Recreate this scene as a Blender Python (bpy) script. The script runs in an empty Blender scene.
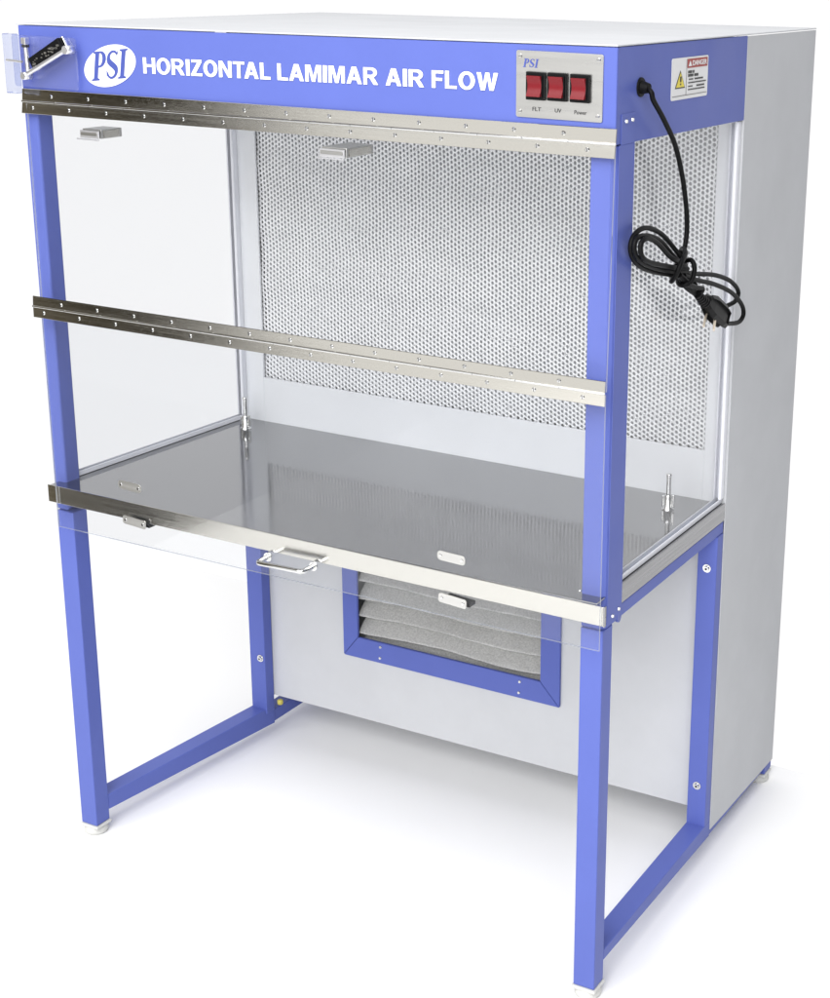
import bpy, bmesh, math, random
from mathutils import Vector, Matrix
from mathutils import noise as mnoise
random.seed(7)
S = bpy.context.scene
COL = S.collection
R = math.radians

# ------------------------------------------------------------------ camera
cam_d = bpy.data.cameras.new('camera')
cam = bpy.data.objects.new('camera', cam_d)
COL.objects.link(cam)
yaw, pitch, roll, fpx = 0.4421, 0.2876, 0.0265, 1561.13
fw = Vector((-math.sin(yaw)*math.cos(pitch), math.cos(yaw)*math.cos(pitch), -math.sin(pitch)))
rt = Vector((math.cos(yaw), math.sin(yaw), 0)); up = rt.cross(fw)
rt2 = rt*math.cos(roll) + up*math.sin(roll); up2 = up*math.cos(roll) - rt*math.sin(roll)
cam.matrix_world = Matrix(((rt2.x, up2.x, -fw.x, 2.2266), (rt2.y, up2.y, -fw.y, -2.1452), (rt2.z, up2.z, -fw.z, 1.7644), (0, 0, 0, 1)))
cam_d.sensor_fit = 'HORIZONTAL'; cam_d.sensor_width = 36
cam_d.lens = fpx/830*36
cam_d.shift_x = (415-614.737)/830
cam_d.shift_y = (419.19-499)/830
cam_d.clip_start = 0.05; cam_d.clip_end = 200
S.camera = cam

# ------------------------------------------------------------------ studio surroundings (white all round, a dark corner of the room in front on the left)
w = bpy.data.worlds.new('World'); S.world = w; w.use_nodes = True
N = w.node_tree.nodes; L = w.node_tree.links; N.clear()
wo = N.new('ShaderNodeOutputWorld'); bg = N.new('ShaderNodeBackground'); L.new(bg.outputs[0], wo.inputs[0])
tc = N.new('ShaderNodeTexCoord')
def wdot(v):
    d = N.new('ShaderNodeVectorMath'); d.operation = 'DOT_PRODUCT'
    L.new(tc.outputs['Generated'], d.inputs[0]); d.inputs[1].default_value = Vector(v).normalized(); return d.outputs['Value']
hz = N.new('ShaderNodeVectorMath'); hz.operation = 'MULTIPLY'; L.new(tc.outputs['Generated'], hz.inputs[0]); hz.inputs[1].default_value = (1, 1, 0)
hn = N.new('ShaderNodeVectorMath'); hn.operation = 'NORMALIZE'; L.new(hz.outputs[0], hn.inputs[0])
def hdot(v):
    d = N.new('ShaderNodeVectorMath'); d.operation = 'DOT_PRODUCT'
    L.new(hn.outputs[0], d.inputs[0]); d.inputs[1].default_value = Vector(v).normalized(); return d.outputs['Value']
def wmap(s, a, b):
    m = N.new('ShaderNodeMapRange'); m.interpolation_type = 'SMOOTHSTEP'; L.new(s, m.inputs[0])
    m.inputs[1].default_value = a; m.inputs[2].default_value = b; return m.outputs[0]
def wmix(f, a, b):
    m = N.new('ShaderNodeMix'); m.data_type = 'RGBA'; L.new(f, m.inputs[0])
    for i, q in ((6, a), (7, b)):
        if isinstance(q, tuple): m.inputs[i].default_value = q
        else: L.new(q, m.inputs[i])
    return m.outputs[2]
def az(deg): return (-math.sin(R(deg)), -math.cos(R(deg)), 0)      # azimuth measured from straight in front, towards the left
c = wmix(wmap(wdot((1, -.12, .05)), .25, .80), (1.02, 1.02, 1.025, 1), (.12, .125, .14, 1))      # unlit side of the studio, right
c = wmix(wmap(hdot(az(62)), math.cos(R(24.5)), math.cos(R(22.5))), c, (.035, .03, .02, 1))
c = wmix(wmap(hdot(az(55)), math.cos(R(9)), math.cos(R(7))), c, (.34, .30, .23, 1))
L.new(c, bg.inputs[0]); bg.inputs[1].default_value = 1.0

def area(name, loc, target, size, power, color=(1, 1, 1)):
    d = bpy.data.lights.new(name, 'AREA'); d.shape = 'RECTANGLE'; d.size, d.size_y = size; d.energy = power; d.color = color
    o = bpy.data.objects.new(name, d); COL.objects.link(o); o.location = loc
    o.rotation_euler = (Vector(target)-Vector(loc)).to_track_quat('-Z', 'Y').to_euler()
area('main_softbox', (1.3, -3.3, 4.25), (0.7, 0.3, 0.1), (5.5, 3.6), 310)
area('front_softbox', (1.9, -3.9, 2.0), (0.9, 0, 1.2), (2.0, 1.6), 50, (1, .985, .96))
S.view_settings.view_transform = 'Standard'; S.view_settings.look = 'None'
S.view_settings.exposure = 0; S.view_settings.gamma = 1

# ------------------------------------------------------------------ materials
def mat(name): 
    m = bpy.data.materials.new(name); m.use_nodes = True
    return m, m.node_tree.nodes, m.node_tree.links, m.node_tree.nodes['Principled BSDF']
def bump(n, l, b, scale, strength, dist=.001, stretch=None, detail=3):
    t = n.new('ShaderNodeTexCoord'); mp = n.new('ShaderNodeMapping'); l.new(t.outputs['Object'], mp.inputs[0])
    if stretch: mp.inputs['Scale'].default_value = stretch
    nz = n.new('ShaderNodeTexNoise'); nz.inputs['Scale'].default_value = scale; nz.inputs['Detail'].default_value = detail
    l.new(mp.outputs[0], nz.inputs['Vector'])
    bp = n.new('ShaderNodeBump'); bp.inputs['Strength'].default_value = strength; bp.inputs['Distance'].default_value = dist
    l.new(nz.outputs[0], bp.inputs['Height']); l.new(bp.outputs[0], b.inputs['Normal']); return mp
def rough_var(n, l, b, lo, hi, scale, stretch=None):
    t = n.new('ShaderNodeTexCoord'); mp = n.new('ShaderNodeMapping'); l.new(t.outputs['Object'], mp.inputs[0])
    if stretch: mp.inputs['Scale'].default_value = stretch
    nz = n.new('ShaderNodeTexNoise'); nz.inputs['Scale'].default_value = scale; nz.inputs['Detail'].default_value = 4
    l.new(mp.outputs[0], nz.inputs['Vector'])
    r = n.new('ShaderNodeMapRange'); r.inputs[1].default_value = .3; r.inputs[2].default_value = .7; r.inputs[3].default_value = lo; r.inputs[4].default_value = hi
    l.new(nz.outputs[0], r.inputs[0]); l.new(r.outputs[0], b.inputs['Roughness'])
def paint(name, col, rough, peel=.10):
    m, n, l, b = mat(name); b.inputs['Base Color'].default_value = (*col, 1)
    t = n.new('ShaderNodeTexCoord'); nz = n.new('ShaderNodeTexNoise'); nz.inputs['Scale'].default_value = 6; nz.inputs['Detail'].default_value = 5; nz.inputs['Roughness'].default_value = .62
    l.new(t.outputs['Object'], nz.inputs['Vector'])
    cr = n.new('ShaderNodeValToRGB'); cr.color_ramp.elements[0].position = .25; cr.color_ramp.elements[1].position = .75
    cr.color_ramp.elements[0].color = (*[q*.955 for q in col], 1); cr.color_ramp.elements[1].color = (*[q*1.035 for q in col], 1)
    l.new(nz.outputs[0], cr.inputs[0]); l.new(cr.outputs[0], b.inputs['Base Color'])
    rough_var(n, l, b, rough-.05, rough+.07, 9)
    bump(n, l, b, 420, peel, .0004); return m
def metal(name, col, lo, hi, brush=(1, 60, 60), st=.12, scale=40):
    m, n, l, b = mat(name); b.inputs['Base Color'].default_value = (*col, 1); b.inputs['Metallic'].default_value = 1
    rough_var(n, l, b, lo, hi, 5, brush)
    bump(n, l, b, scale, st, .0003, brush); return m
def plain(name, col, rough=.5, **kw):
    m, n, l, b = mat(name); b.inputs['Base Color'].default_value = (*col, 1); b.inputs['Roughness'].default_value = rough
    for k, v in kw.items(): b.inputs[k].default_value = v
    return m
BLUE = paint('blue_powder_coat', (.107, .142, .45), .36)
GREY = paint('pale_grey_powder_coat', (.575, .585, .605), .42)
BLUE.node_tree.nodes['Principled BSDF'].inputs['Specular IOR Level'].default_value = .16
GREY.node_tree.nodes['Principled BSDF'].inputs['Specular IOR Level'].default_value = .04
FRAMEW = paint('off_white_powder_coat', (.76, .775, .80), .45)
STEEL = metal('brushed_steel', (.67, .648, .59), .08, .15)
TOP = metal('worktop_steel', (.325, .325, .33), .07, .125, (1, 6, 1), .02)
TOP2 = metal('worktop_edge_steel', (.36, .36, .37), .22, .34, (45, 1, 45), .08)
ROD = metal('satin_rod_steel', (.82, .82, .84), .34, .44, (1, 1, 1), .0)
CHROME = metal('polished_steel', (.72, .72, .71), .08, .14, (1, 1, 1), .0)
PLATE = metal('satin_plate_steel', (.60, .595, .575), .26, .36, (1, 30, 30), .08)
MESHM = metal('perforated_aluminium', (.95, .955, .97), .34, .46, (1, 1, 1), .25, 30)
MESHM.node_tree.nodes['Principled BSDF'].inputs['Metallic'].default_value = .3
MEDIA = plain('filter_media', (.38, .39, .405), .9)
BLACK = plain('black_rubber', (.004, .004, .0045), .5, **{'Specular IOR Level': .14})
BLACKP = plain('black_plastic', (.005, .005, .0055), .42, **{'Specular IOR Level': .16})
WHITEP = plain('white_plastic_foot', (.62, .62, .595), .45)
WHITE = plain('white_print', (.86, .86, .87), .5)
PRINTB = plain('blue_print', (.055, .08, .33), .5)
INK = plain('black_print', (.03, .03, .03), .5)
STICK = plain('sticker_white', (.80, .80, .80), .45)
STRED = plain('sticker_red', (.36, .045, .035), .45)
STYEL = plain('sticker_yellow', (.80, .66, .06), .45)
RED = plain('red_switch_plastic', (.17, .006, .011), .3, **{'Specular IOR Level': .3})
BRASS = plain('brass_pin', (.86, .76, .62), .3, Metallic=.5)
YEL = plain('yellow_tag', (.55, .48, .10), .5)
def felt():
    m, n, l, b = mat('grey_felt'); b.inputs['Roughness'].default_value = .95
    t = n.new('ShaderNodeTexCoord'); nz = n.new('ShaderNodeTexNoise'); nz.inputs['Scale'].default_value = 260; nz.inputs['Detail'].default_value = 5
    l.new(t.outputs['Object'], nz.inputs['Vector'])
    r = n.new('ShaderNodeValToRGB'); r.color_ramp.elements[0].color = (.40, .40, .395, 1); r.color_ramp.elements[1].color = (.60, .60, .585, 1)
    r.color_ramp.elements[0].position = .3; r.color_ramp.elements[1].position = .72
    l.new(nz.outputs[0], r.inputs[0]); l.new(r.outputs[0], b.inputs['Base Color'])
    bp = n.new('ShaderNodeBump'); bp.inputs['Strength'].default_value = .5; bp.inputs['Distance'].default_value = .002
    l.new(nz.outputs[0], bp.inputs['Height']); l.new(bp.outputs[0], b.inputs['Normal']); return m
FELT = felt()
def clear(name, tint, haze, refl):
    m = bpy.data.materials.new(name); m.use_nodes = True; n = m.node_tree.nodes; l = m.node_tree.links; n.clear()
    o = n.new('ShaderNodeOutputMaterial'); t = n.new('ShaderNodeBsdfTransparent'); t.inputs[0].default_value = (*tint, 1)
    g = n.new('ShaderNodeBsdfGlossy'); g.inputs['Roughness'].default_value = .015; d = n.new('ShaderNodeBsdfDiffuse'); d.inputs[0].default_value = (.8, .82, .86, 1)
    lw = n.new('ShaderNodeLayerWeight'); p = n.new('ShaderNodeMath'); p.operation = 'POWER'; p.inputs[1].default_value = 4.0
    l.new(lw.outputs['Facing'], p.inputs[0])
    ma = n.new('ShaderNodeMath'); ma.operation = 'MULTIPLY_ADD'; l.new(p.outputs[0], ma.inputs[0]); ma.inputs[1].default_value = .6; ma.inputs[2].default_value = refl
    m1 = n.new('ShaderNodeMixShader'); m1.inputs[0].default_value = haze; l.new(t.outputs[0], m1.inputs[1]); l.new(d.outputs[0], m1.inputs[2])
    m2 = n.new('ShaderNodeMixShader'); l.new(ma.outputs[0], m2.inputs[0]); l.new(m1.outputs[0], m2.inputs[1]); l.new(g.outputs[0], m2.inputs[2])
    l.new(m2.outputs[0], o.inputs[0]); return m
ACRYL = clear('clear_acrylic', (.997, .998, .999), .004, .016)
ACRYL2 = clear('clear_acrylic_thick', (.88, .90, .985), .055, .05)  # bluish tint: blue refracted through the block is put into its colour
ACRYLS = clear('clear_acrylic_side', (.968, .970, .975), .0, .012)
ACRYLF = clear('clear_acrylic_flap', (.962, .966, .972), .012, .02)
EDGE = clear('acrylic_edge', (.62, .68, .78), .35, .10)
def floor_mat():
    m, n, l, b = mat('white_studio_floor'); b.inputs['Base Color'].default_value = (.93, .93, .932, 1); b.inputs['Roughness'].default_value = .75
    b.inputs['Specular IOR Level'].default_value = .2
    bump(n, l, b, 3, .05, .002); return m
FLOOR = floor_mat()

# ------------------------------------------------------------------ mesh helpers
class MB:
    def __init__(s): s.bm = bmesh.new(); s.mats = []
    def mi(s, m):
        if m not in s.mats: s.mats.append(m)
        return s.mats.index(m)
    def add(s, bm2, m, M=None):
        if M is not None: bmesh.ops.transform(bm2, matrix=M, verts=bm2.verts)
        i = s.mi(m); mp = {}
        for v in bm2.verts: mp[v] = s.bm.verts.new(v.co)
        for f in bm2.faces:
            try: nf = s.bm.faces.new([mp[v] for v in f.verts]); nf.material_index = i; nf.smooth = f.smooth
            except ValueError: pass
        bm2.free(); return s
    def hexa(s, P, m, bev=0, seg=2):          # 8 corners: bottom ring then top ring
        b = bmesh.new(); V = [b.verts.new(p) for p in P]
        for q in ((3, 2, 1, 0), (4, 5, 6, 7), (0, 1, 5, 4), (1, 2, 6, 5), (2, 3, 7, 6), (3, 0, 4, 7)): b.faces.new([V[k] for k in q])
        bmesh.ops.recalc_face_normals(b, faces=b.faces)
        if bev: 
            bmesh.ops.bevel(b, geom=list(b.edges), offset=bev, segments=seg, affect='EDGES', profile=.5)
            for f in b.faces: f.smooth = False
        return s.add(b, m)
    def box(s, x0, x1, y0, y1, z0, z1, m, bev=0, seg=2):
        return s.hexa([(x0, y0, z0), (x1, y0, z0), (x1, y1, z0), (x0, y1, z0), (x0, y0, z1), (x1, y0, z1), (x1, y1, z1), (x0, y1, z1)], m, bev, seg)
    def cyl(s, a, b_, r, m, r2=None, n=20, bev=0):
        a, b_ = Vector(a), Vector(b_); d = b_-a; b = bmesh.new()
        bmesh.ops.create_cone(b, cap_ends=True, segments=n, radius1=r, radius2=r if r2 is None else r2, depth=d.length)
        if bev: bmesh.ops.bevel(b, geom=[e for e in b.edges if any(len(f.verts) > 4 for f in e.link_faces)], offset=bev, segments=2, affect='EDGES')
        for f in b.faces: f.smooth = len(f.verts) == 4
        return s.add(b, m, Matrix.Translation((a+b_)/2) @ d.to_track_quat('Z', 'Y').to_matrix().to_4x4())
    def tube(s, pts, r, m, n=12, sub=8, closed=False, smooth=True):
        P = [Vector(p) for p in pts]
        if smooth:
            Q = []; k = len(P)
            for i in range(k if closed else k-1):
                g = (lambda j: P[j % k]) if closed else (lambda j: P[min(max(j, 0), k-1)])
                p0, p1, p2, p3 = g(i-1), g(i), g(i+1), g(i+2)
                for t in range(sub):
                    u = t/sub
                    Q.append(.5*((2*p1)+(p2-p0)*u+(2*p0-5*p1+4*p2-p3)*u*u+(3*p1-p0-3*p2+p3)*u**3))
            if not closed: Q.append(P[-1])
            P = Q
        b = bmesh.new(); rings = []; k = len(P); nrm = None
        for i, p in enumerate(P):
            t = (P[(i+1) % k]-P[i-1]) if closed else (P[min(i+1, k-1)]-P[max(i-1, 0)])
            t.normalize()
            if nrm is None: nrm = t.orthogonal().normalized()
            nrm = (nrm - t*nrm.dot(t)).normalized(); bn = t.cross(nrm)
            rr = r(i/(k-1)) if callable(r) else r
            rings.append([b.verts.new(p+(nrm*math.cos(2*math.pi*j/n)+bn*math.sin(2*math.pi*j/n))*rr) for j in range(n)])
        for i in range(k if closed else k-1):
            A, B = rings[i], rings[(i+1) % k]
            for j in range(n):
                f = b.faces.new((A[j], A[(j+1) % n], B[(j+1) % n], B[j])); f.smooth = True
        if not closed: b.faces.new(rings[0][::-1]); b.faces.new(rings[-1])
        bmesh.ops.recalc_face_normals(b, faces=b.faces)
        return s.add(b, m)
    def prism(s, poly, ax, a0, a1, m, bev=0):   # polygon in the other two axes, extruded along ax from a0 to a1
        b = bmesh.new()
        def pt(p, a): return {0: (a, p[0], p[1]), 1: (p[0], a, p[1]), 2: (p[0], p[1], a)}[ax]
        A = [b.verts.new(pt(p, a0)) for p in poly]; B = [b.verts.new(pt(p, a1)) for p in poly]; k = len(poly)
        b.faces.new(A); b.faces.new(B[::-1])
        for i in range(k): b.faces.new((A[i], A[(i+1) % k], B[(i+1) % k], B[i]))
        bmesh.ops.recalc_face_normals(b, faces=b.faces)
        if bev: bmesh.ops.bevel(b, geom=list(b.edges), offset=bev, segments=2, affect='EDGES')
        return s.add(b, m)
    def lathe(s, prof, loc, m, n=28):           # (r, z)
        b = bmesh.new(); rings = []
        for r, z in prof: rings.append([b.verts.new((loc[0]+r*math.cos(2*math.pi*j/n), loc[1]+r*math.sin(2*math.pi*j/n), loc[2]+z)) for j in range(n)])
        for i in range(len(prof)-1):
            for j in range(n):
                f = b.faces.new((rings[i][j], rings[i][(j+1) % n], rings[i+1][(j+1) % n], rings[i+1][j])); f.smooth = True
        b.faces.new(rings[0][::-1]); b.faces.new(rings[-1]); bmesh.ops.recalc_face_normals(b, faces=b.faces)
        return s.add(b, m)
    def build(s, name, parent=None, loc=None, label=None):
        for e in s.bm.edges:
            if len(e.link_faces) == 2 and (e.link_faces[0].smooth != e.link_faces[1].smooth or e.calc_face_angle(0) > R(42)): e.smooth = False
        me = bpy.data.meshes.new(name); s.bm.to_mesh(me); s.bm.free()
        for m in s.mats: me.materials.append(m)
        o = bpy.data.objects.new(name, me); COL.objects.link(o)
        if loc: o.location = loc
        return attach(o, parent, label)
def attach(o, parent, label=None):
    if parent is not None:
        o.parent = parent
        if parent.type == 'EMPTY': o.matrix_parent_inverse = Matrix.Translation(-Vector(parent.location))
        elif parent.parent is not None or True: o.matrix_parent_inverse = Matrix.Translation(-Vector(parent.location))
    if label: o['label'] = label
    return o
def copy_part(o, loc, parent=None):
    c = o.copy(); COL.objects.link(c); c.location = loc
    if parent is not None: c.parent = parent
    for ch in o.children:
        d = ch.copy(); COL.objects.link(d); d.parent = c
    return c
def rrect(x0, x1, z0, z1, r, n=5):
    P = []
    for cx, cz, a in ((x1-r, z1-r, 0), (x0+r, z1-r, 90), (x0+r, z0+r, 180), (x1-r, z0+r, 270)):
        for k in range(n+1): t = R(a+90*k/n); P.append((cx+r*math.cos(t), cz+r*math.sin(t)))
    return P
def splines_mesh(polys, ext):
    cu = bpy.data.curves.new('outline', 'CURVE'); cu.dimensions = '2D'; cu.fill_mode = 'BOTH'; cu.extrude = ext
    for p in polys:
        sp = cu.splines.new('POLY'); sp.points.add(len(p)-1); sp.use_cyclic_u = True
        for q, v in zip(sp.points, p): q.co = (v[0], v[1], 0, 1)
    return curve_mesh(cu)
def curve_mesh(cu):
    o = bpy.data.objects.new('outline', cu); COL.objects.link(o)
    bpy.context.view_layer.update()
    me = bpy.data.meshes.new_from_object(o.evaluated_get(bpy.context.evaluated_depsgraph_get()))
    bpy.data.objects.remove(o); bpy.data.curves.remove(cu); return me
def text_mesh(body, bold=0., ext=.02, space=1.0, shear=0.):
    cu = bpy.data.curves.new('lettering', 'FONT'); cu.body = body; cu.offset = bold; cu.extrude = ext; cu.space_character = space; cu.shear = shear; cu.resolution_u = 6
    return curve_mesh(cu)
def fit(me, x0, x1, z0, z1, y, th=.0012, axis='y', slope=0.):
    # lay a flat outline mesh on a vertical plane; axis 'y': faces -y at y ; axis 'x': faces +x at x=y (its width then runs along +y)
    xs = [v.co.x for v in me.vertices]; ys = [v.co.y for v in me.vertices]; zs = [v.co.z for v in me.vertices]
    ax, bx, ay, by, az, bz = min(xs), max(xs), min(ys), max(ys), min(zs), max(zs)
    for v in me.vertices:
        u = x0+(v.co.x-ax)/(bx-ax)*(x1-x0); h = z0+(v.co.y-ay)/(by-ay)*(z1-z0)+slope*(u-x0); d = (v.co.z-az)/max(bz-az, 1e-9)*th
        v.co = (u, y-d, h) if axis == 'y' else (y+d, u, h)
    b = bmesh.new(); b.from_mesh(me); bmesh.ops.recalc_face_normals(b, faces=b.faces); bpy.data.meshes.remove(me); return b

# upright bold sans capitals, unit height
def sans_letters(txt, gap=.085, space=.30):
    t = .19; h = .175
    def g(c):
        if c == 'I': return .21, [[(0, 0), (.21, 0), (.21, 1), (0, 1)]]
        if c == 'H': return .72, [[(0, 0), (t, 0), (t, .41), (.72-t, .41), (.72-t, 0), (.72, 0), (.72, 1), (.72-t, 1), (.72-t, .41+h), (t, .41+h), (t, 1), (0, 1)]]
        if c == 'L': return .57, [[(0, 0), (.57, 0), (.57, .17), (t, .17), (t, 1), (0, 1)]]
        if c == 'F': return .58, [[(0, 0), (t, 0), (t, .41), (.52, .41), (.52, .58), (t, .58), (t, .83), (.58, .83), (.58, 1), (0, 1)]]
        if c == 'T': return .64, [[(.32-t/2, 0), (.32+t/2, 0), (.32+t/2, .83), (.64, .83), (.64, 1), (0, 1), (0, .83), (.32-t/2, .83)]]
        if c == 'Z': return .63, [[(0, 0), (.63, 0), (.63, .17), (.255, .17), (.615, .86), (.615, 1), (.03, 1), (.03, .83), (.365, .83), (0, .13)]]
        if c == 'N': return .72, [[(0, 0), (.19, 0), (.19, .66), (.525, 0), (.72, 0), (.72, 1), (.53, 1), (.53, .35), (.20, 1), (0, 1)]]
        if c == 'M': return .86, [[(0, 0), (.18, 0), (.18, .76), (.345, 0), (.515, 0), (.68, .76), (.68, 0), (.86, 0), (.86, 1), (.59, 1), (.43, .31), (.27, 1), (0, 1)]]
        if c == 'W': return 1.02, [[(.20, 0), (.40, 0), (.51, .66), (.62, 0), (.82, 0), (1.02, 1), (.82, 1), (.71, .32), (.60, 1), (.42, 1), (.31, .32), (.20, 1), (0, 1)]]
        if c == 'A': return .80, [[(0, 0), (.205, 0), (.275, .22), (.525, .22), (.595, 0), (.80, 0), (.515, 1), (.285, 1)], [(.325, .385), (.475, .385), (.40, .70)]]
        if c == 'O': return .80, [ell(.40, .5, .40, .52, 0, 360, 40)[:-1], ell(.40, .5, .195, .345, 0, 360, 36)[:-1]]
        if c == 'R': return .76, [[(0, 0), (t, 0), (t, .40), (.27, .40)] + [(.33, .37), (.53, 0), (.76, 0), (.60, .30), (.53, .41)] + ell(.42, .715, .285, .285, -58, 90, 14) + [(0, 1)], [(t, .57), (.40, .57)] + ell(.40, .705, .115, .13, -90, 90, 10) + [(t, .835)]]
    out = []; x = 0
    for i, c in enumerate(txt):
        if txt[i-1:i+1] == 'TA': x -= .10
        if txt[i-1:i+1] == 'LA': x -= .02
        if c == ' ': x += space; continue
        wd, polys = g(c)
        out += [[(x+p[0], p[1]) for p in q] for q in polys]; x += wd+gap
    return out
# serif capitals for the oval badge, drawn in a unit square
def ell(cx, cy, rx, ry, a0, a1, n): return [(cx+rx*math.cos(R(a0+(a1-a0)*k/n)), cy+ry*math.sin(R(a0+(a1-a0)*k/n))) for k in range(n+1)]
def serif_P():
    out = [(0, 0), (.40, 0), (.40, .05), (.30, .08), (.30, .44), (.36, .44)] + ell(.36, .72, .30, .28, -90, 90, 16) + [(0, 1), (0, .95), (.10, .92), (.10, .08), (0, .05)]
    inn = [(.30, .51), (.35, .51)] + ell(.35, .72, .13, .21, -90, 90, 12) + [(.30, .93)]
    return [out, inn]
def serif_I(): return [[(0, 0), (.40, 0), (.40, .05), (.30, .08), (.30, .92), (.40, .95), (.40, 1), (0, 1), (0, .95), (.10, .92), (.10, .08), (0, .05)]]
def serif_S():
    ctr = ell(.30, .74, .22, .21, 20, 200, 14) + [(.12, .62), (.22, .545), (.34, .475), (.47, .38)] + ell(.30, .26, .22, .205, 20, -160, 14)
    L1, L2 = [], []; k = len(ctr)
    for i, p in enumerate(ctr):
        a, b = ctr[max(i-1, 0)], ctr[min(i+1, k-1)]; dx, dy = b[0]-a[0], b[1]-a[1]; q = math.hypot(dx, dy) or 1; nx, ny = -dy/q, dx/q
        u = i/(k-1); wd = .035+.065*math.exp(-((u-.5)/.2)**2)
        L1.append((p[0]+nx*wd, p[1]+ny*wd)); L2.append((p[0]-nx*wd, p[1]-ny*wd))
    s1 = [(.56, .98), (.50, .98), (.47, .82)]; s2 = [(.04, .02), (.09, .02), (.12, .18)]
    return [L1 + [(.06, .02), (.02, .33)] + L2[::-1] + [(.55, .70), (.53, .98)]]
def psi_polys(shear=.22, gap=.08):
    out = []; x = 0
    for polys, wd in ((serif_P(), .66), (serif_S(), .58), (serif_I(), .40)):
        for p in polys: out.append([(x+q[0]+q[1]*shear, q[1]) for q in p])
        x += wd+gap
    return out

# ------------------------------------------------------------------ the setting
fl = MB()
b = bmesh.new()
V = [b.verts.new(p) for p in ((-7, 1.25, -.025), (.30, 1.25, -.025), (.34, .960, -.025), (8, .960, -.025), (8, -6, -.025), (-1.0, -6, -.025), (-1.0, -1.0, -.025), (-7, -1.0, -.025))]
b.faces.new(V); bmesh.ops.recalc_face_normals(b, faces=b.faces)
if b.faces[0:1] and list(b.faces)[0].normal.z < 0: bmesh.ops.reverse_faces(b, faces=b.faces)
fl.add(b, FLOOR); floor = fl.build('floor'); floor['kind'] = 'structure'

# ------------------------------------------------------------------ the bench
W, D, DB = 1.2, .5375, .9128
ZT, ST = .7525, .0348
root = bpy.data.objects.new('laminar_flow_bench', None); COL.objects.link(root)
root.location = (.6, .45, -.025); root.empty_display_size = .2
root['label'] = 'blue and pale grey laminar air flow bench with clear panes, standing on the white floor'
root['category'] = 'clean bench'
H0, H1 = 1.6205, 1.6370           # front header height at its left and right end
def zt(x): return H0+(H1-H0)*x/W

# grey cabinet behind: each sheet stands 2 mm clear of its neighbour
m = MB()
m.hexa([(W-.002, D+.0005, .036), (W, D+.0005, .036), (W, DB, .0185), (W-.002, DB, .0185), (W-.002, D+.0005, H1-.002), (W, D+.0005, H1-.002), (W, DB, H1-.002), (W-.002, DB, H1-.002)], GREY)
m.box(W-.022, W-.002, D, D+.002, .73, 1.634, GREY)
m.box(.03, .032, D+.002, DB, .08, 1.618, GREY)
m.box(.032, W-.002, DB-.002, DB, .03, 1.615, GREY)
m.box(.033, W-.003, D+.004, DB-.003, .0790, .0805, GREY)
cab = m.build('cabinet_shell', root)
m = MB()
m.hexa([(-.004, -.002, H0), (W+.001, -.002, H1), (W+.001, DB+.001, H1), (-.004, DB+.001, H0+.002), (-.004, -.002, H0+.0025), (W+.001, -.002, H1+.0025), (W+.001, DB+.001, H1+.0025), (-.004, DB+.001, H0+.0045)], GREY, .001, 1)
m.build('top_panel', root)
m = MB()
LA = [(.084, .0775), (W-.006, .0775), (W-.006, .73), (.084, .73)]; LB = [(.315, .258), (.826, .258), (.826, .615), (.315, .615)]
m.mi(GREY); b = m.bm; ring = [[b.verts.new((p[0], y, p[1])) for p in Q] for Q, y in ((LA, D+.004), (LA, D+.001), (LB, D+.001), (LB, D+.004))]
for k in range(3):
    for q in range(4): b.faces.new((ring[k][q], ring[k][(q+1) % 4], ring[k+1][(q+1) % 4], ring[k+1][q]))
bmesh.ops.recalc_face_normals(b, faces=b.faces)
m.build('lower_front_panel', root)

# supply filter wall
FX0, FX1, FZ0, FZ1 = .0954, 1.151, .8525, 1.50
m = MB()
m.box(.034, FX0, D-.002, D+.004, ZT-.01, 1.56, FRAMEW, .001, 1); m.box(FX1, 1.176, D-.002, D+.004, ZT-.01, 1.56, FRAMEW, .001, 1)
m.box(FX0, FX1, D-.0018, D+.004, ZT-.01, FZ0, FRAMEW, .001, 1); m.box(FX0, FX1, D-.0018, D+.004, FZ1, 1.56, FRAMEW, .001, 1)
ff = m.build('filter_frame', root)
m = MB(); m.box(FX0+.001, FX1-.001, D+.0165, D+.019, FZ0, FZ1, MEDIA); m.build('filter_media', root)
# hex-pitched perforated sheet, real round holes
m = MB(); bm = m.bm; m.mi(MESHM)
pit = .0100; cw = pit*math.sqrt(3)/2; nx = int((FX1-FX0)/cw)+1; nz_ = int((FZ1-FZ0)/pit)+1
for i in range(-1, nx):
    for j in range(-1, nz_):
        cx = FX0+(i+.5)*cw; cz = FZ0+(j+.5+(.5 if i % 2 else 0))*pit
        if cx+cw*.7 > FX1+.004 or cz+pit*.6 > FZ1+.004: continue
        yy = D+.0085+.0026*mnoise.noise((cx*9, cz*11, 1.3))+.0012*math.sin(cz*62+2*mnoise.noise((cx*4, cz*4, 8.)))
        cx += random.gauss(0, .00022); cz += random.gauss(0, .00022)
        hr = pit*(.385+.035*mnoise.noise((cx*11, cz*13, 4.))+random.gauss(0, .008))
        Rv, hv, bv = [], [], []
        for k in range(12):
            a = R(30*k); ro = (pit/2)/math.cos(((a % R(60))-R(30))) if False else None
            hexr = (pit/math.sqrt(3)) * (math.cos(R(30))/math.cos((a % R(60))-R(30)))
            Rv.append(bm.verts.new((cx+hexr*math.cos(a), yy, cz+hexr*math.sin(a))))
            hv.append(bm.verts.new((cx+hr*math.cos(a), yy-.0007, cz+hr*math.sin(a))))
            bv.append(bm.verts.new((cx+hr*.94*math.cos(a), yy+.003, cz+hr*.94*math.sin(a))))
        for k in range(12):
            q = (k+1) % 12
            f = bm.faces.new((Rv[k], Rv[q], hv[q], hv[k])); f.smooth = True
            f = bm.faces.new((hv[k], hv[q], bv[q], bv[k])); f.smooth = True
m.build('perforated_grille', root)

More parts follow.
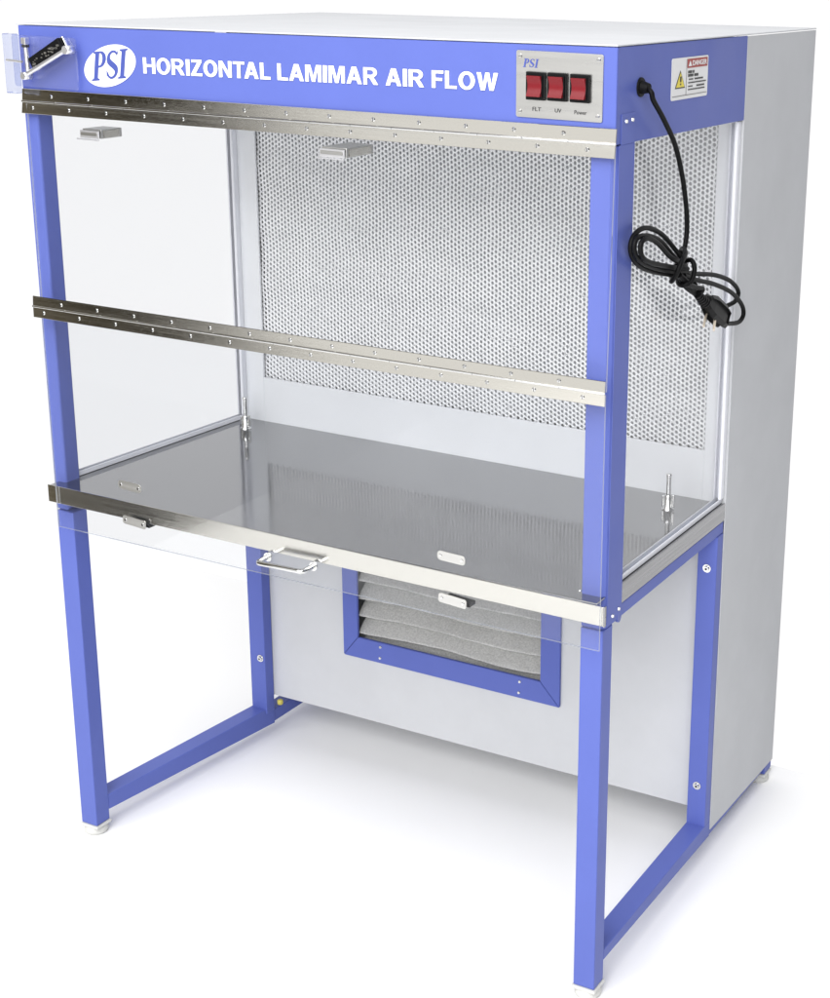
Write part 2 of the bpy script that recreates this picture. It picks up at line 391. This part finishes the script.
# blue header box
m = MB()
ZH = 1.4915
HB = ZH
m.hexa([(0, 0, HB), (W, 0, HB), (W, .0025, HB), (0, .0025, HB), (0, 0, zt(0)-.001), (W, 0, H1-.001), (W, .0025, H1-.001), (0, .0025, zt(0)-.001)], BLUE, .0009, 1)
m.hexa([(W-.0025, .003, HB), (W-.0001, .003, HB), (W-.0001, D-.001, HB-.004), (W-.0025, D-.001, HB-.004), (W-.0025, .003, H1-.001), (W-.0001, .003, H1-.001), (W-.0001, D-.001, H1-.001), (W-.0025, D-.001, H1-.001)], BLUE, .0008, 1)
m.hexa([(0, .003, HB), (.0025, .003, HB), (.0025, D-.001, HB), (0, D-.001, HB), (0, .003, zt(0)-.001), (.0025, .003, zt(0)-.001), (.0025, D-.001, zt(0)-.001), (0, D-.001, zt(0)-.001)], BLUE)
m.box(.003, W-.003, .003, D-.004, HB+.002, HB+.004, GREY)
header = m.build('header', root)

# lettering on the header
sl = .0155
m = MB(); m.add(fit(splines_mesh(sans_letters('HORIZONTAL LAMIMAR AIR FLOW'), .02), .2883, .9965, 1.5492, 1.5775, -.0006, .001, 'y', sl), WHITE); m.build('lettering', header)
m = MB(); m.prism([(.2120+.0595*math.cos(t)+.006*math.sin(t), 1.5585+.0365*math.sin(t)+.0085*math.cos(t)) for t in [2*math.pi*k/64 for k in range(64)]], 1, -.0004, -.0012, WHITE)
m.add(fit(splines_mesh(psi_polys(.18, .05), .02), .1690, .2560, 1.5300, 1.5800, -.0014, .0006, 'y', .12), PRINTB)
m.build('badge', header)

# control panel with three rocker switches
PX0, PX1, PZ0, PZ1 = 1.0292, 1.1779, 1.5240, 1.6245
m = MB(); m.prism(rrect(PX0, PX1, PZ0, PZ1, .003), 1, -.0004, -.0024, PLATE, .0005)
panel = m.build('control_panel', root)
m = MB()
m.box(-.0167, .0167, -.0055, 0, -.0212, .0212, BLACKP, .0014)
for (z0, z1, y0, y1) in ((-.0168, .0168, -.0072, -.0072),):
    m.hexa([(-.0135, -.0078, -.0165), (.0135, -.0078, -.0165), (.0135, -.0030, -.0165), (-.0135, -.0030, -.0165), (-.0135, -.0078, .0165), (.0135, -.0078, .0165), (.0135, -.0030, .0165), (-.0135, -.0030, .0165)], BLACKP)
# the rocker: a dished wedge whose lower half stands out
b = bmesh.new(); nn = 10; G = []
for i in range(nn+1):
    u = i/nn; z = -.0155+.031*u
    prof = .0125-.0060*math.sin(math.pi*min(1, u*1.05))*.9 + .0015*(1-u)
    G.append([b.verts.new((x, -prof, z)) for x in (-.0118, -.0112, .0112, .0118)])
for i in range(nn):
    for k in range(3):
        f = b.faces.new((G[i][k], G[i][k+1], G[i+1][k+1], G[i+1][k])); f.smooth = k == 1
B0 = [[b.verts.new((x, -.0070, g[0].co.z)) for x in (-.0118, .0118)] for g in G]
for i in range(nn):
    b.faces.new((G[i][0], G[i+1][0], B0[i+1][0], B0[i][0])); b.faces.new((G[i+1][3], G[i][3], B0[i][1], B0[i+1][1]))
b.faces.new((G[0][0], B0[0][0], B0[0][1], G[0][3], G[0][2], G[0][1])); b.faces.new((G[nn][0], G[nn][1], G[nn][2], G[nn][3], B0[nn][1], B0[nn][0]))
bmesh.ops.recalc_face_normals(b, faces=b.faces)
m.add(b, RED)
sw = m.build('rocker_switch', panel, (1.0655, -.0024, 1.5725))
for x in (1.1028, 1.1412): copy_part(sw, (x, -.0024, 1.5730))
for txt, xa, xb, za, zb in (('FLT', 1.0585, 1.0735, 1.5345, 1.5405), ('UV', 1.0975, 1.1085, 1.5345, 1.5405), ('Power', 1.1310, 1.1520, 1.5340, 1.5400)):
    m = MB(); m.add(fit(text_mesh(txt, .004), xa, xb, za, zb, -.0026, .0004), INK); m.build('switch_lettering', panel)
m = MB(); m.add(fit(splines_mesh(psi_polys(.2, .12), .02), 1.0410, 1.0690, 1.5995, 1.6125, -.0026, .0004), PRINTB); m.build('panel_logo', panel)
m = MB(); m.cyl((0, 0, 0), (0, -.0018, 0), .0036, CHROME, .0028, 14); m.box(-.0028, .0028, -.0021, -.0017, -.0004, .0004, INK)
sc0 = m.build('screw', panel, (PX0+.0075, -.0024, PZ0+.0085))
for x, z in ((PX1-.0075, PZ0+.0085), (PX0+.0075, PZ1-.0085), (PX1-.0075, PZ1-.0085)): copy_part(sc0, (x, -.0024, z))

# danger sticker on the header's right side
m = MB(); XL = W+.0002
m.prism(rrect(.2015, .3535, 1.5437, 1.6105, .004), 0, XL, XL+.0006, STICK)
lab = m.build('warning_sticker', root)
m = MB(); X1 = XL+.0008
m.prism([(.2640, 1.5930), (.3490, 1.5930), (.3490, 1.6075), (.2640, 1.6075)], 0, X1, X1+.0003, STRED)
m.prism([(.2155, 1.5620), (.2565, 1.5620), (.2360, 1.5905)], 0, X1, X1+.0003, INK)
m.prism([(.2195, 1.5640), (.2525, 1.5640), (.2360, 1.5873)], 0, X1+.0005, X1+.0008, STYEL)
m.prism([(.2338, 1.5720), (.2382, 1.5720), (.2392, 1.5810), (.2328, 1.5810)], 0, X1+.001, X1+.0013, INK)
m.prism([(.2340, 1.5672), (.2380, 1.5672), (.2380, 1.5700), (.2340, 1.5700)], 0, X1+.001, X1+.0013, INK)
m.prism([(.2675, 1.5958), (.2815, 1.5958), (.2745, 1.6045)], 0, X1+.0005, X1+.0008, STICK)
m.add(fit(text_mesh('DANGER', .02), .2850, .3450, 1.5962, 1.6045, X1+.0005, .0003, 'x'), STICK)
for (a, bb, z, t) in ((.268, .284, 1.5865, .0022), (.287, .294, 1.5865, .0022), (.268, .290, 1.5808, .0022), (.294, .312, 1.5808, .0022), (.272, .290, 1.5745, .0011), (.296, .332, 1.5745, .0013), (.270, .345, 1.5690, .0010), (.270, .288, 1.5632, .0010), (.305, .338, 1.5632, .0013), (.270, .340, 1.5580, .0010)):
    y = a
    while y < bb:
        wd = random.uniform(.003, .007); m.prism([(y, z-t), (min(y+wd, bb), z-t), (min(y+wd, bb), z+t), (y, z+t)], 0, X1, X1+.0003, INK); y += wd+.0012
m.box(X1, X1+.0003, .2055, .3495, 1.5495, 1.5502, INK); m.box(X1, X1+.0003, .2610, .2617, 1.5502, 1.6075, INK)
m.build('sticker_print', lab)

# posts, legs, rails
m = MB(); PB = ZT-ST-.024
m.prism([(1.1575, .003), (1.1930, .003), (W-.0005, .0105), (W-.0005, .068), (1.1575, .068)], 2, PB, ZH-.002, BLUE, .0012)
m.box(W-.0002, W+.0012, .0115, .0682, PB+.002, 1.4900, BLUE, .0006, 1)
m.box(W-.0002, W+.0012, .0180, .0682, 1.4902, 1.5365, BLUE, .0006, 1)
m.cyl((W-.004, .0605, PB+.004), (W+.0009, .061, PB+.004), .010, BLUE, None, 20)
post = m.build('upper_post', root)
m = MB(); m.cyl((0, 0, 0), (.002, 0, 0), .0035, CHROME, .0028, 14)
s1 = m.build('screw', post, (W+.0013, .034, 1.525))
for y, z in ((.056, 1.526), (.032, PB+.016), (.056, PB+.020)): copy_part(s1, (W+.0013, y, z))
m = MB(); m.box(-.005, .0275, .003, .042, PB, ZH-.002, BLUE, .005, 3); m.build('upper_post', root)
LZ0 = -.0012
m = MB(); m.box(W-.0418, W-.0003, 0, .0377, LZ0, PB-.0005, BLUE, .0018); m.build('leg', root)
m = MB(); m.box(0.0003, .0418, 0, .0377, LZ0, PB-.0005, BLUE, .0018); m.build('leg', root)
m = MB(); m.box(W-.0418, W-.0012, D-.030, D-.0005, .0360, ZT-ST-.026, BLUE, .0018); rleg = m.build('rear_leg', root)
m = MB(); m.box(.046, .0885, D-.030, D-.0005, .0400, ZT-ST-.026, BLUE, .0018); lleg = m.build('rear_leg', root)
def rail(name, x0, x1, y0, y1, za, zb, ha, hb, x0b=None, x1b=None, mt=BLUE):
    x0b = x0 if x0b is None else x0b; x1b = x1 if x1b is None else x1b
    m = MB(); m.hexa([(x0, y0, za), (x1, y0, za), (x1b, y1, zb), (x0b, y1, zb), (x0, y0, za+ha), (x1, y0, za+ha), (x1b, y1, zb+hb), (x0b, y1, zb+hb)], mt, .0018)
    return m.build(name, root)
rail('stretcher', W-.0416, W-.0008, .038, D-.001, .0375, .0215, .0215, .0365)
rail('stretcher', .0005, .0416, .038, D-.001, .0200, .0050, .034, .046, .046, .088)
rail('base_rail', W-.0400, W-.0035, D, DB-.045, .0200, .0125, .0120, .0060)
rail('base_rail', .050, .086, D, DB-.045, .008, .006, .030, .030)
rail('base_rail', W-.040, W-.0020, DB-.0445, DB-.002, -.0012, -.0012, .0196, .0194)
rail('side_rail', W-.040, W-.002, .0685, D-.001, ZT-ST-.025, ZT-ST-.025, .0235, .0235)
rail('side_rail', .004, .042, .0685, D-.001, ZT-ST-.025, ZT-ST-.025, .0235, .0235, .044, .082)
# Allen bolts on the rear legs
def bolt(par, loc):
    m = MB(); m.cyl((0, 0, 0), (0, -.0015, 0), .0085, CHROME, None, 22); m.cyl((0, -.0015, 0), (0, -.0055, 0), .0058, CHROME, .0050, 18); m.cyl((0, -.0050, 0), (0, -.0058, 0), .0026, INK, None, 6)
    return m.build('bolt', par, loc)
YB = D-.0302
bolt(rleg, (1.179, YB, .6238)); bolt(rleg, (1.1786, YB, .1479)); bolt(lleg, (.0765, YB, .181)); 
m = MB(); m.lathe([(.005, 0), (.007, .002), (.007, .010), (.004, .012)], (.106, D-.002, .058), YEL, 14); m.build('grommet', root)
# white plastic feet: square cap over a round pad
def foot(x, y, s=1.0):
    m = MB(); m.box(x-.0235, x+.0235, y-.0215, y+.0215, -.0085, -.0018, WHITEP, .002)
    m.lathe([(.021, 0), (.024, .003), (.0245, .0095), (.020, .0165)], (x, y, -.0249), WHITEP)
    return m.build('foot', root)
foot(.021, .0188); foot(W-.021, .0188); foot(W-.023, DB-.026); foot(.068, DB-.026)

# worktop and its folded steel edges
m = MB()
m.hexa([(.0075, -.0232, ZT-.003), (1.1985, -.0232, ZT-.003), (W-.004, D-.0025, ZT-.003), (.034, D-.0025, ZT-.003), (.0075, -.0232, ZT), (1.1985, -.0232, ZT), (W-.004, D-.0025, ZT), (.034, D-.0025, ZT)], TOP, .0008, 2)
wt = m.build('worktop', root)
m = MB(); m.box(W-.0035, W-.0006, .0690, D-.001, ZT-ST, ZT+.001, TOP2, .001, 2); m.build('side_edge', wt)
m = MB()
zl, zr = ZT+.0020, ZT-.0030
m.hexa([(.0075, -.0255, zl-ST), (1.2115, -.0255, zr-ST), (1.2115, -.0235, zr-ST), (.0075, -.0235, zl-ST), (.0075, -.0255, zl), (1.2115, -.0255, zr), (1.2115, -.0235, zr), (.0075, -.0235, zl)], STEEL, .0009, 2)
m.hexa([(1.2117, -.0262, zr-ST-.001), (1.2145, -.0262, zr-ST-.001), (1.2145, -.0190, zr-ST-.001), (1.2117, -.0190, zr-ST-.001), (1.2117, -.0262, zr), (1.2145, -.0262, zr), (1.2145, -.0190, zr), (1.2117, -.0190, zr)], TOP2, .0006, 1)
m.build('front_edge', wt)
# gas taps at the back corners
m = MB()
m.lathe([(.012, 0), (.012, .002), (.0080, .0035), (.0080, .026), (.0062, .029)], (0, 0, 0), CHROME)
m.lathe([(.0046, 0), (.0046, .036), (.0052, .037), (.0052, .041), (.0036, .0425)], (0, 0, .029), CHROME)
m.box(-.0125, -.0086, -.003, .003, .004, .026, CHROME, .001); m.box(.0086, .0125, -.003, .003, .006, .031, CHROME, .001)
tap = m.build('gas_tap', root, (.0945, .4690, ZT)); copy_part(tap, (1.1151, .4523, ZT))
m = MB(); m.cyl((0, 0, 0), (0, 0, .0012), .003, CHROME, .002, 12); m.build('screw', wt, (1.150, .012, ZT))

# ------------------------------------------------------------------ panes
def pane(name, P, par=root, th=Vector((0, .004, 0)), body=ACRYL):
    # P: four corners; edge faces get the tinted edge material
    b = bmesh.new(); A = [b.verts.new(p) for p in P]; B = [b.verts.new(Vector(p)+th) for p in P]
    m = MB(); m.mi(body); m.mi(EDGE)
    q = bmesh.new()
    V1 = [m.bm.verts.new(p) for p in P]; V2 = [m.bm.verts.new(Vector(p)+th) for p in P]
    f = m.bm.faces.new(V1); f.material_index = 0; f = m.bm.faces.new(V2[::-1]); f.material_index = 0
    for i in range(4):
        f = m.bm.faces.new((V1[i], V1[(i+1) % 4], V2[(i+1) % 4], V2[i])); f.material_index = 1
    bmesh.ops.recalc_face_normals(m.bm, faces=m.bm.faces); b.free(); q.free()
    return m.build(name, par)
YU, YM = -.0085, -.0275
upper = pane('upper_front_pane', [(.014, YU, 1.482), (1.2035, YU, 1.489), (1.2075, YM, 1.112), (.0320, YM, 1.112)])
lower = pane('lower_front_pane', [(.0330, -.0310, 1.108), (1.2080, -.0310, 1.108), (1.2080, -.0310, .6720), (.0330, -.0310, .6735)], root, Vector((0, .004, 0)), ACRYLF)
pane('side_pane', [(1.1835, .069, ZT+.004), (1.1835, D-.003, ZT+.004), (1.1835, D-.003, ZH-.001), (1.1835, .069, ZH-.001)], root, Vector((.005, 0, 0)), ACRYLS)
pane('side_pane', [(.012, .0440, ZT+.004), (.036, D-.003, ZT+.004), (.036, D-.003, ZH-.001), (.012, .0440, ZH-.001)], root, Vector((.005, 0, 0)), ACRYLS)
CHN = plain('pale_channel', (.80, .81, .86), .3)
def channel(xa, xb, ya, wd=.014):
    m = MB()
    for o0, o1, h in ((0, .0025, .010), (wd-.0025, wd, .010), (.0026, wd-.0026, .0025)):
        m.hexa([(xa+o0, ya, ZT+.0011), (xa+o1, ya, ZT+.0011), (xb+o1, D-.004, ZT+.0011), (xb+o0, D-.004, ZT+.0011), (xa+o0, ya, ZT+h), (xa+o1, ya, ZT+h), (xb+o1, D-.004, ZT+h), (xb+o0, D-.004, ZT+h)], CHN, .0005, 1)
    m.build('pane_channel', root)
    m = MB()
    for o0, o1 in ((0, .0035), (wd-.0035, wd+.003)): m.box(xb+o0, xb+o1, D-.017, D-.0025, ZT+.011, ZH-.006, CHN, .0006, 1)
    m.box(xb+.0036, xb+wd-.0036, D-.0065, D-.0030, ZT+.011, ZH-.006, CHN)
    m.build('corner_channel', root)
channel(1.1790, 1.1790, .0690); channel(.0075, .0315, .0440)

# piano hinges: two leaves, rolled knuckle, slotted screws
def hinge(xa, xb, z_top, z_mid, z_bot, dz, y_top, y_mid, y_bot, nk=34):
    def P(x, z): return z+dz*(x-xa)/(xb-xa)
    m = MB()
    def leaf(z0, z1, y0, y1, t=.0016):
        m.hexa([(xa, y0-t, P(xa, z0)), (xb, y0-t, P(xb, z0)), (xb, y0, P(xb, z0)), (xa, y0, P(xa, z0)), (xa, y1-t, P(xa, z1)), (xb, y1-t, P(xb, z1)), (xb, y1, P(xb, z1)), (xa, y1, P(xa, z1))], STEEL, .0005, 1)
    leaf(z_mid+.0015, z_top, y_mid, y_top); leaf(z_bot, z_mid-.0015, y_bot, y_mid)
    h = m.build('hinge', root)
    m = MB(); k = nk
    for i in range(k):
        x0 = xa+(xb-xa)*i/k+.0004; x1 = xa+(xb-xa)*(i+1)/k-.0004
        m.cyl((x0, y_mid-.0018, P(x0, z_mid)), (x1, y_mid-.0018, P(x1, z_mid)), .0022, CHROME, None, 12)
    m.build('knuckle', h)
    m = MB(); m.cyl((0, 0, 0), (0, -.0016, 0), .0038, CHROME, .0026, 14); m.box(-.0004, .0004, -.0019, -.0015, -.0026, .0026, INK)
    proto = None; n = 14; stp = .0868
    for row in (0, 1):
        for i in range(n):
            x = xa+(.026 if row else .070)+stp*i
            if x > xb-.008: continue
            z = P(x, (z_mid+z_top)/2 if row == 0 else (z_mid+z_bot)/2); y = ((y_mid+y_top)/2 if row == 0 else (y_mid+y_bot)/2)-.0017
            if proto is None: proto = m.build('screw', h, (x, y, z))
            else:
                c = copy_part(proto, (x, y, z)); 
hinge(.0028, 1.2040, 1.5080, 1.4855, 1.4640, .0085, -.0028, -.0052, -.0085, 15)
hinge(.0155, 1.2085, 1.1300, 1.1105, 1.0895, .0005, -.0300, -.0315, -.0318, 15)

# pull handle at the lower pane's bottom edge
m = MB(); yh = -.064
m.tube([(.5400, -.0312, .7090), (.5400, yh+.012, .7090), (.5412, yh+.004, .7091), (.5440, yh+.0005, .7092), (.5500, yh, .7093), (.6300, yh, .7105), (.6360, yh+.0005, .7106), (.6395, yh+.004, .7107), (.6405, yh+.012, .7108), (.6405, -.0312, .7108)], .0046, CHROME, 12, 4, False, False)
m.cyl((.5400, -.0312, .7090), (.5400, -.0335, .7090), .0085, CHROME); m.cyl((.6405, -.0312, .7108), (.6405, -.0335, .7108), .0085, CHROME)
m.build('pull_handle', root)

# latch plates: a screwed plate on the pane, the lower ones with a magnet block behind
m = MB(); m.prism(rrect(-.0275, .0275, -.0085, .0085, .0065), 1, 0, -.0018, PLATE, .0004)
for x in (-.021, .021): m.cyl((x, -.0018, 0), (x, -.0030, 0), .0032, CHROME, .0024, 12)
lp = m.build('latch_plate', root, (.2232, -.0312, .7892)); lp.rotation_euler = (0, R(2.2), 0)
c = copy_part(lp, (.9272, -.0312, .7825))
m = MB(); m.prism(rrect(-.0278, .0278, -.0085, .0085, .0045), 1, 0, -.0018, PLATE, .0004)
for x in (-.021, .021): m.cyl((x, -.0018, 0), (x, -.0030, 0), .0032, CHROME, .0024, 12)
m.box(-.020, .0315, .0042, .024, -.0065, .0005, BLACKP, .001)
lc = m.build('magnetic_catch', root, (.2290, -.0312, .7190)); lc.rotation_euler = (0, R(4), 0)
copy_part(lc, (.9292, -.0312, .7045))

# clip brackets hanging inside, below the header
def bracket(x, z, wd, dp):
    m = MB()
    m.box(-wd/2, wd/2, -.0065, -.0045, -.008, .006, ROD, .0006, 1)
    m.box(-wd/2-.004, wd/2+.002, -.012, -.007, -.0105, -.0085, ROD, .0005, 1)
    m.box(-wd/2+.003, wd/2-.003, -.0085, -.0068, -.003, .003, PLATE, .0005, 1)
    m.box(-wd/2, wd/2, .0002, dp, -.008, .008, PLATE, .0012, 2)
    m.box(wd/2, wd/2+.0012, .006, dp-.008, -.006, .006, STEEL, .0004, 1)
    return m.build('clip_bracket', root, (x, -.0075, z))
bracket(.166, 1.438, .044, .052); bracket(.690, 1.444, .050, .078)

# acrylic stay block with two steel rods at the header's left end
m = MB(); m.prism(rrect(.0000, .1500, 1.5130, 1.6035, .006), 1, -.0130, -.0180, ACRYL2, .0008)
m.prism(rrect(-.0060, .0180, 1.5010, 1.6060, .002), 1, -.0185, -.0330, ACRYL2, .0008)
st = m.build('acrylic_stay_plate', root)
m = MB()
m.tube([(.0400, -.0240, 1.5990), (.0430, -.0250, 1.5350)], .0042, ROD, 12, 1, False, False)
m.box(.0345, .0455, -.0300, -.0190, 1.5890, 1.6000, ROD, .001); m.box(.0355, .0450, -.0295, -.0195, 1.5830, 1.5880, INK, .0005, 1)
m.tube([(.0430, -.0330, 1.5350), (.1420, -.0330, 1.5830)], .0040, ROD, 12, 1, False, False)
m.cyl((.1450, -.018, 1.5840), (.1450, -.038, 1.5840), .0075, ROD, None, 18, .001); m.cyl((.0425, -.019, 1.5340), (.0425, -.039, 1.5340), .0068, ROD, None, 18, .001)
m.tube([(.0030, -.0350, 1.5600), (.0400, -.0350, 1.5585)], .0024, ROD, 10, 1, False, False)
m.build('stay_rod', st)
m = MB()
d = Vector((.0715, 0, .0385)).normalized(); n_ = Vector((-d.z, 0, d.x)); c0 = Vector((.0910, -.026, 1.5745))
P = []
for yy in (-.0045, .0045):
    for a, bb in ((-1, -1), (1, -1), (1, 1), (-1, 1)): P.append(c0+d*(a*.0420)+n_*(bb*.0110)+Vector((0, yy, 0)))
m.hexa(P, BLACK, .002)
P = [p+Vector((0, .0065 if i >= 4 else .0095, 0))+n_*(-.0022 if i % 4 in (0, 1) else .001)+d*(.003 if i % 4 in (1, 2) else 0) for i, p in enumerate(P)]
m.hexa(P, CHROME, .0008, 1)
for k in range(26):
    q = c0+d*random.uniform(-.038, .036)+n_*random.gauss(-.001, .003)+Vector((0, -.0045, 0)); r_ = random.uniform(.0006, .0016)
    m.hexa([q+Vector((sx*r_*1.6, sy*.0006, sz*r_)) for sz in (-1, 1) for sx, sy in ((-1, -1), (1, -1), (1, 1), (-1, 1))], PLATE)
m.build('rubber_pad', st)

# ------------------------------------------------------------------ air intake with pleated pre-filter
IX0, IX1, IZ0, IZ1 = .2942, .8468, .2306, .640
OX0, OX1, OZ0, OZ1 = .3340, .8000, .2810, .600
m = MB(); ya, yb = D-.0060, D+.0005
for poly in ([(IX0, IZ0), (IX1, IZ0), (OX1, OZ0), (OX0, OZ0)], [(IX1, IZ0), (IX1, IZ1), (OX1, OZ1), (OX1, OZ0)], [(IX1, IZ1), (IX0, IZ1), (OX0, OZ1), (OX1, OZ1)], [(IX0, IZ1), (IX0, IZ0), (OX0, OZ0), (OX0, OZ1)]):
    cxx = sum(p[0] for p in poly)/4; czz = sum(p[1] for p in poly)/4
    m.prism([(p[0]+(cxx-p[0])*.002, p[1]+(czz-p[1])*.004) for p in poly], 1, ya, yb, BLUE, .0009)
fr = m.build('intake_frame', root)
m = MB(); m.cyl((0, 0, 0), (0, -.0014, 0), .0036, CHROME, .0028, 14)
s2 = m.build('screw', fr, (.3939, ya, .2700))
for x, z in ((.3925, .2430), (.7504, .2690), (.7484, .2430), (.3935, .612), (.7500, .612)): copy_part(s2, (x, ya, z))
m = MB(); bm = m.bm; m.mi(FELT); nu, nv = 110, 130; G = []
for j in range(nv+1):
    row = []
    for i in range(nu+1):
        x = OX0-.004+(OX1-OX0+.008)*i/nu; v = j/nv
        z = OZ0-.040+(OZ1-OZ0+.044)*v
        ph = (z-.281)/.0415+.07*math.sin(x*17+z*9)+.12*mnoise.noise((x*6, z*5, 2.1))
        t = ph-math.floor(ph)
        prof = (t/.24)**.5 if t < .24 else ((1-t)/.76)**.75
        y = D-.0015+.046-.042*prof+.0022*mnoise.noise((x*22, z*40, 5.))
        row.append(bm.verts.new((x, y, z-.006*t*0)))
    G.append(row)
for j in range(nv):
    for i in range(nu):
        f = bm.faces.new((G[j][i], G[j][i+1], G[j+1][i+1], G[j+1][i])); f.smooth = True
m.build('pleated_prefilter', root)

# ------------------------------------------------------------------ power cord: wired in at the header, coiled and knotted, hanging
m = MB(); m.cyl((W-.004, .0849, 1.5730), (W+.003, .0849, 1.5730), .0150, BLACK, None, 24, .001); m.cyl((W+.003, .0849, 1.5730), (W+.015, .0835, 1.5722), .0105, BLACK, .0075, 24)
m.build('cable_gland', root)
m = MB(); m.cyl((0, 0, 0), (.002, 0, 0), .0036, CHROME, .0028, 14); m.build('screw', header, (W+.0002, .118, 1.5710))
cord = bpy.data.objects.new('power_cord', None); COL.objects.link(cord); cord.location = (1.215, .24, 1.27); cord.empty_display_size = .05
cord['label'] = 'black power cord with plug, tied in a looped knot, hanging beside the right side pane'
cord['category'] = 'power cord'
CR = .0042
m = MB()
T = lambda pts, r=CR, cl=False: m.tube(pts, r, BLACK, 12, 8, cl)
T([(1.2155, .0815, 1.5715), (1.2220, .0790, 1.5650), (1.2220, .0870, 1.5535), (1.2220, .1288, 1.5213), (1.2200, .1804, 1.4775), (1.2180, .2184, 1.4251), (1.2170, .2424, 1.3727), (1.2170, .2505, 1.3331), (1.2180, .2425, 1.3039), (1.2150, .2364, 1.2859), (1.214, .236, 1.265)])
T([(1.212, .2518, 1.2744), (1.213, .2152, 1.3002), (1.213, .1505, 1.3377), (1.213, .0904, 1.3549), (1.213, .0498, 1.3494), (1.213, .0369, 1.3301), (1.213, .0559, 1.3058), (1.213, .1086, 1.2837), (1.213, .1977, 1.2619), (1.213, .2553, 1.2508)])
T([(1.222, .2474, 1.2646), (1.222, .1883, 1.294), (1.222, .1346, 1.3272), (1.222, .0811, 1.3445), (1.222, .04, 1.3464), (1.222, .032, 1.3291), (1.222, .052, 1.3101), (1.222, .1013, 1.2913), (1.222, .1834, 1.2709), (1.222, .248, 1.2588)])
T([(1.217, .2514, 1.2692), (1.23, .1594, 1.298), (1.23, .1034, 1.3299), (1.23, .0637, 1.3438), (1.23, .0389, 1.3395), (1.23, .0435, 1.3189), (1.23, .0796, 1.3025), (1.23, .1642, 1.2819), (1.23, .2211, 1.2698)])
T([(1.22, .2382, 1.2602), (1.215, .3024, 1.2461), (1.215, .3884, 1.2296), (1.215, .4637, 1.2067), (1.215, .509, 1.18), (1.215, .4985, 1.1629), (1.215, .4487, 1.161), (1.222, .41, 1.160)])
T([(1.225, .2269, 1.2569), (1.226, .2768, 1.2413), (1.226, .3627, 1.2186), (1.226, .4465, 1.1892), (1.226, .5009, 1.1574), (1.226, .5141, 1.1358), (1.226, .4923, 1.1256), (1.226, .4454, 1.1317), (1.230, .41, 1.140)])
T([(1.216, .2401, 1.2996), (1.235, .2053, 1.2983), (1.242, .1706, 1.2878), (1.236, .1655, 1.2684), (1.222, .1814, 1.2543), (1.206, .2283, 1.2546), (1.2045, .2488, 1.274), (1.206, .2519, 1.291)], CR, True)
T([(1.213, .2566, 1.2752), (1.235, .2332, 1.2826), (1.243, .2278, 1.2701), (1.240, .2247, 1.2503), (1.228, .2178, 1.2422), (1.212, .2333, 1.2429), (1.2055, .2587, 1.2581), (1.206, .2699, 1.268)], CR, True)
T([(1.222, .1971, 1.2729), (1.225, .2358, 1.2381), (1.228, .2668, 1.2214), (1.232, .2934, 1.2051)], .0055)
T([(1.228, .1990, 1.2629), (1.230, .2300, 1.2450), (1.233, .2560, 1.2290)], .0050)
T([(1.218, .2100, 1.2760), (1.222, .2480, 1.2550), (1.228, .2700, 1.2330)], .0050)
T([(1.236, .2167, 1.2455), (1.236, .254, 1.2333), (1.236, .2844, 1.2251), (1.236, .2702, 1.2188)], .0044)
m.build('cable', cord)
# moulded plug: ribbed strain relief, tapered body, two pins
m = MB()
a0, a1 = Vector((1.232, .2700, 1.2185)), Vector((1.234, .3060, 1.1960)); dd = (a1-a0)
for k in range(6):
    p, q = a0+dd*(k/6), a0+dd*((k+.78)/6); m.cyl(p, q, .0072+.0006*k, BLACKP, None, 16, .0006)
m.cyl(a0, a1, .0058, BLACKP, None, 12)
ax = Vector((0, .1105, -.0590)).normalized(); sd = Vector((1, 0, 0)); nv_ = ax.cross(sd)
P0 = Vector((1.234, .3080, 1.1985))
secs = [(0, .010, .009), (.006, .015, .011), (.030, .021, .013), (.080, .021, .0135), (.098, .018, .0125), (.104, .012, .009)]
b = bmesh.new(); rings = []
for t, hn, hs in secs:
    rings.append([b.verts.new(P0+ax*t+nv_*(hn*sg1*q1)+sd*(hs*sg2*q2)) for sg1, sg2, q1, q2 in ((-1, -1, .6, 1), (-1, 1, .6, 1), (-1, 1, 1, .55), (1, 1, 1, .55), (1, 1, .6, 1), (1, -1, .6, 1), (1, -1, 1, .55), (-1, -1, 1, .55))])
for i in range(len(secs)-1):
    for k in range(8): b.faces.new((rings[i][k], rings[i][(k+1) % 8], rings[i+1][(k+1) % 8], rings[i+1][k]))
for rg in (rings[0], rings[-1]):
    cc = sum((v.co for v in rg), Vector())/8; rg2 = sorted(rg, key=lambda v: math.atan2((v.co-cc).dot(nv_), (v.co-cc).dot(sd))); b.faces.new(rg2)
bmesh.ops.recalc_face_normals(b, faces=b.faces)
m.add(b, BLACKP)
plug = m.build('plug', cord)
for (s0, e0) in (((1.238, .3430, 1.1650), (1.246, .3190, 1.1470)), ((1.226, .3300, 1.1720), (1.232, .3060, 1.1545))):
    m = MB(); m.cyl(s0, e0, .0026, BRASS, .0022, 12); m.build('pin', plug)
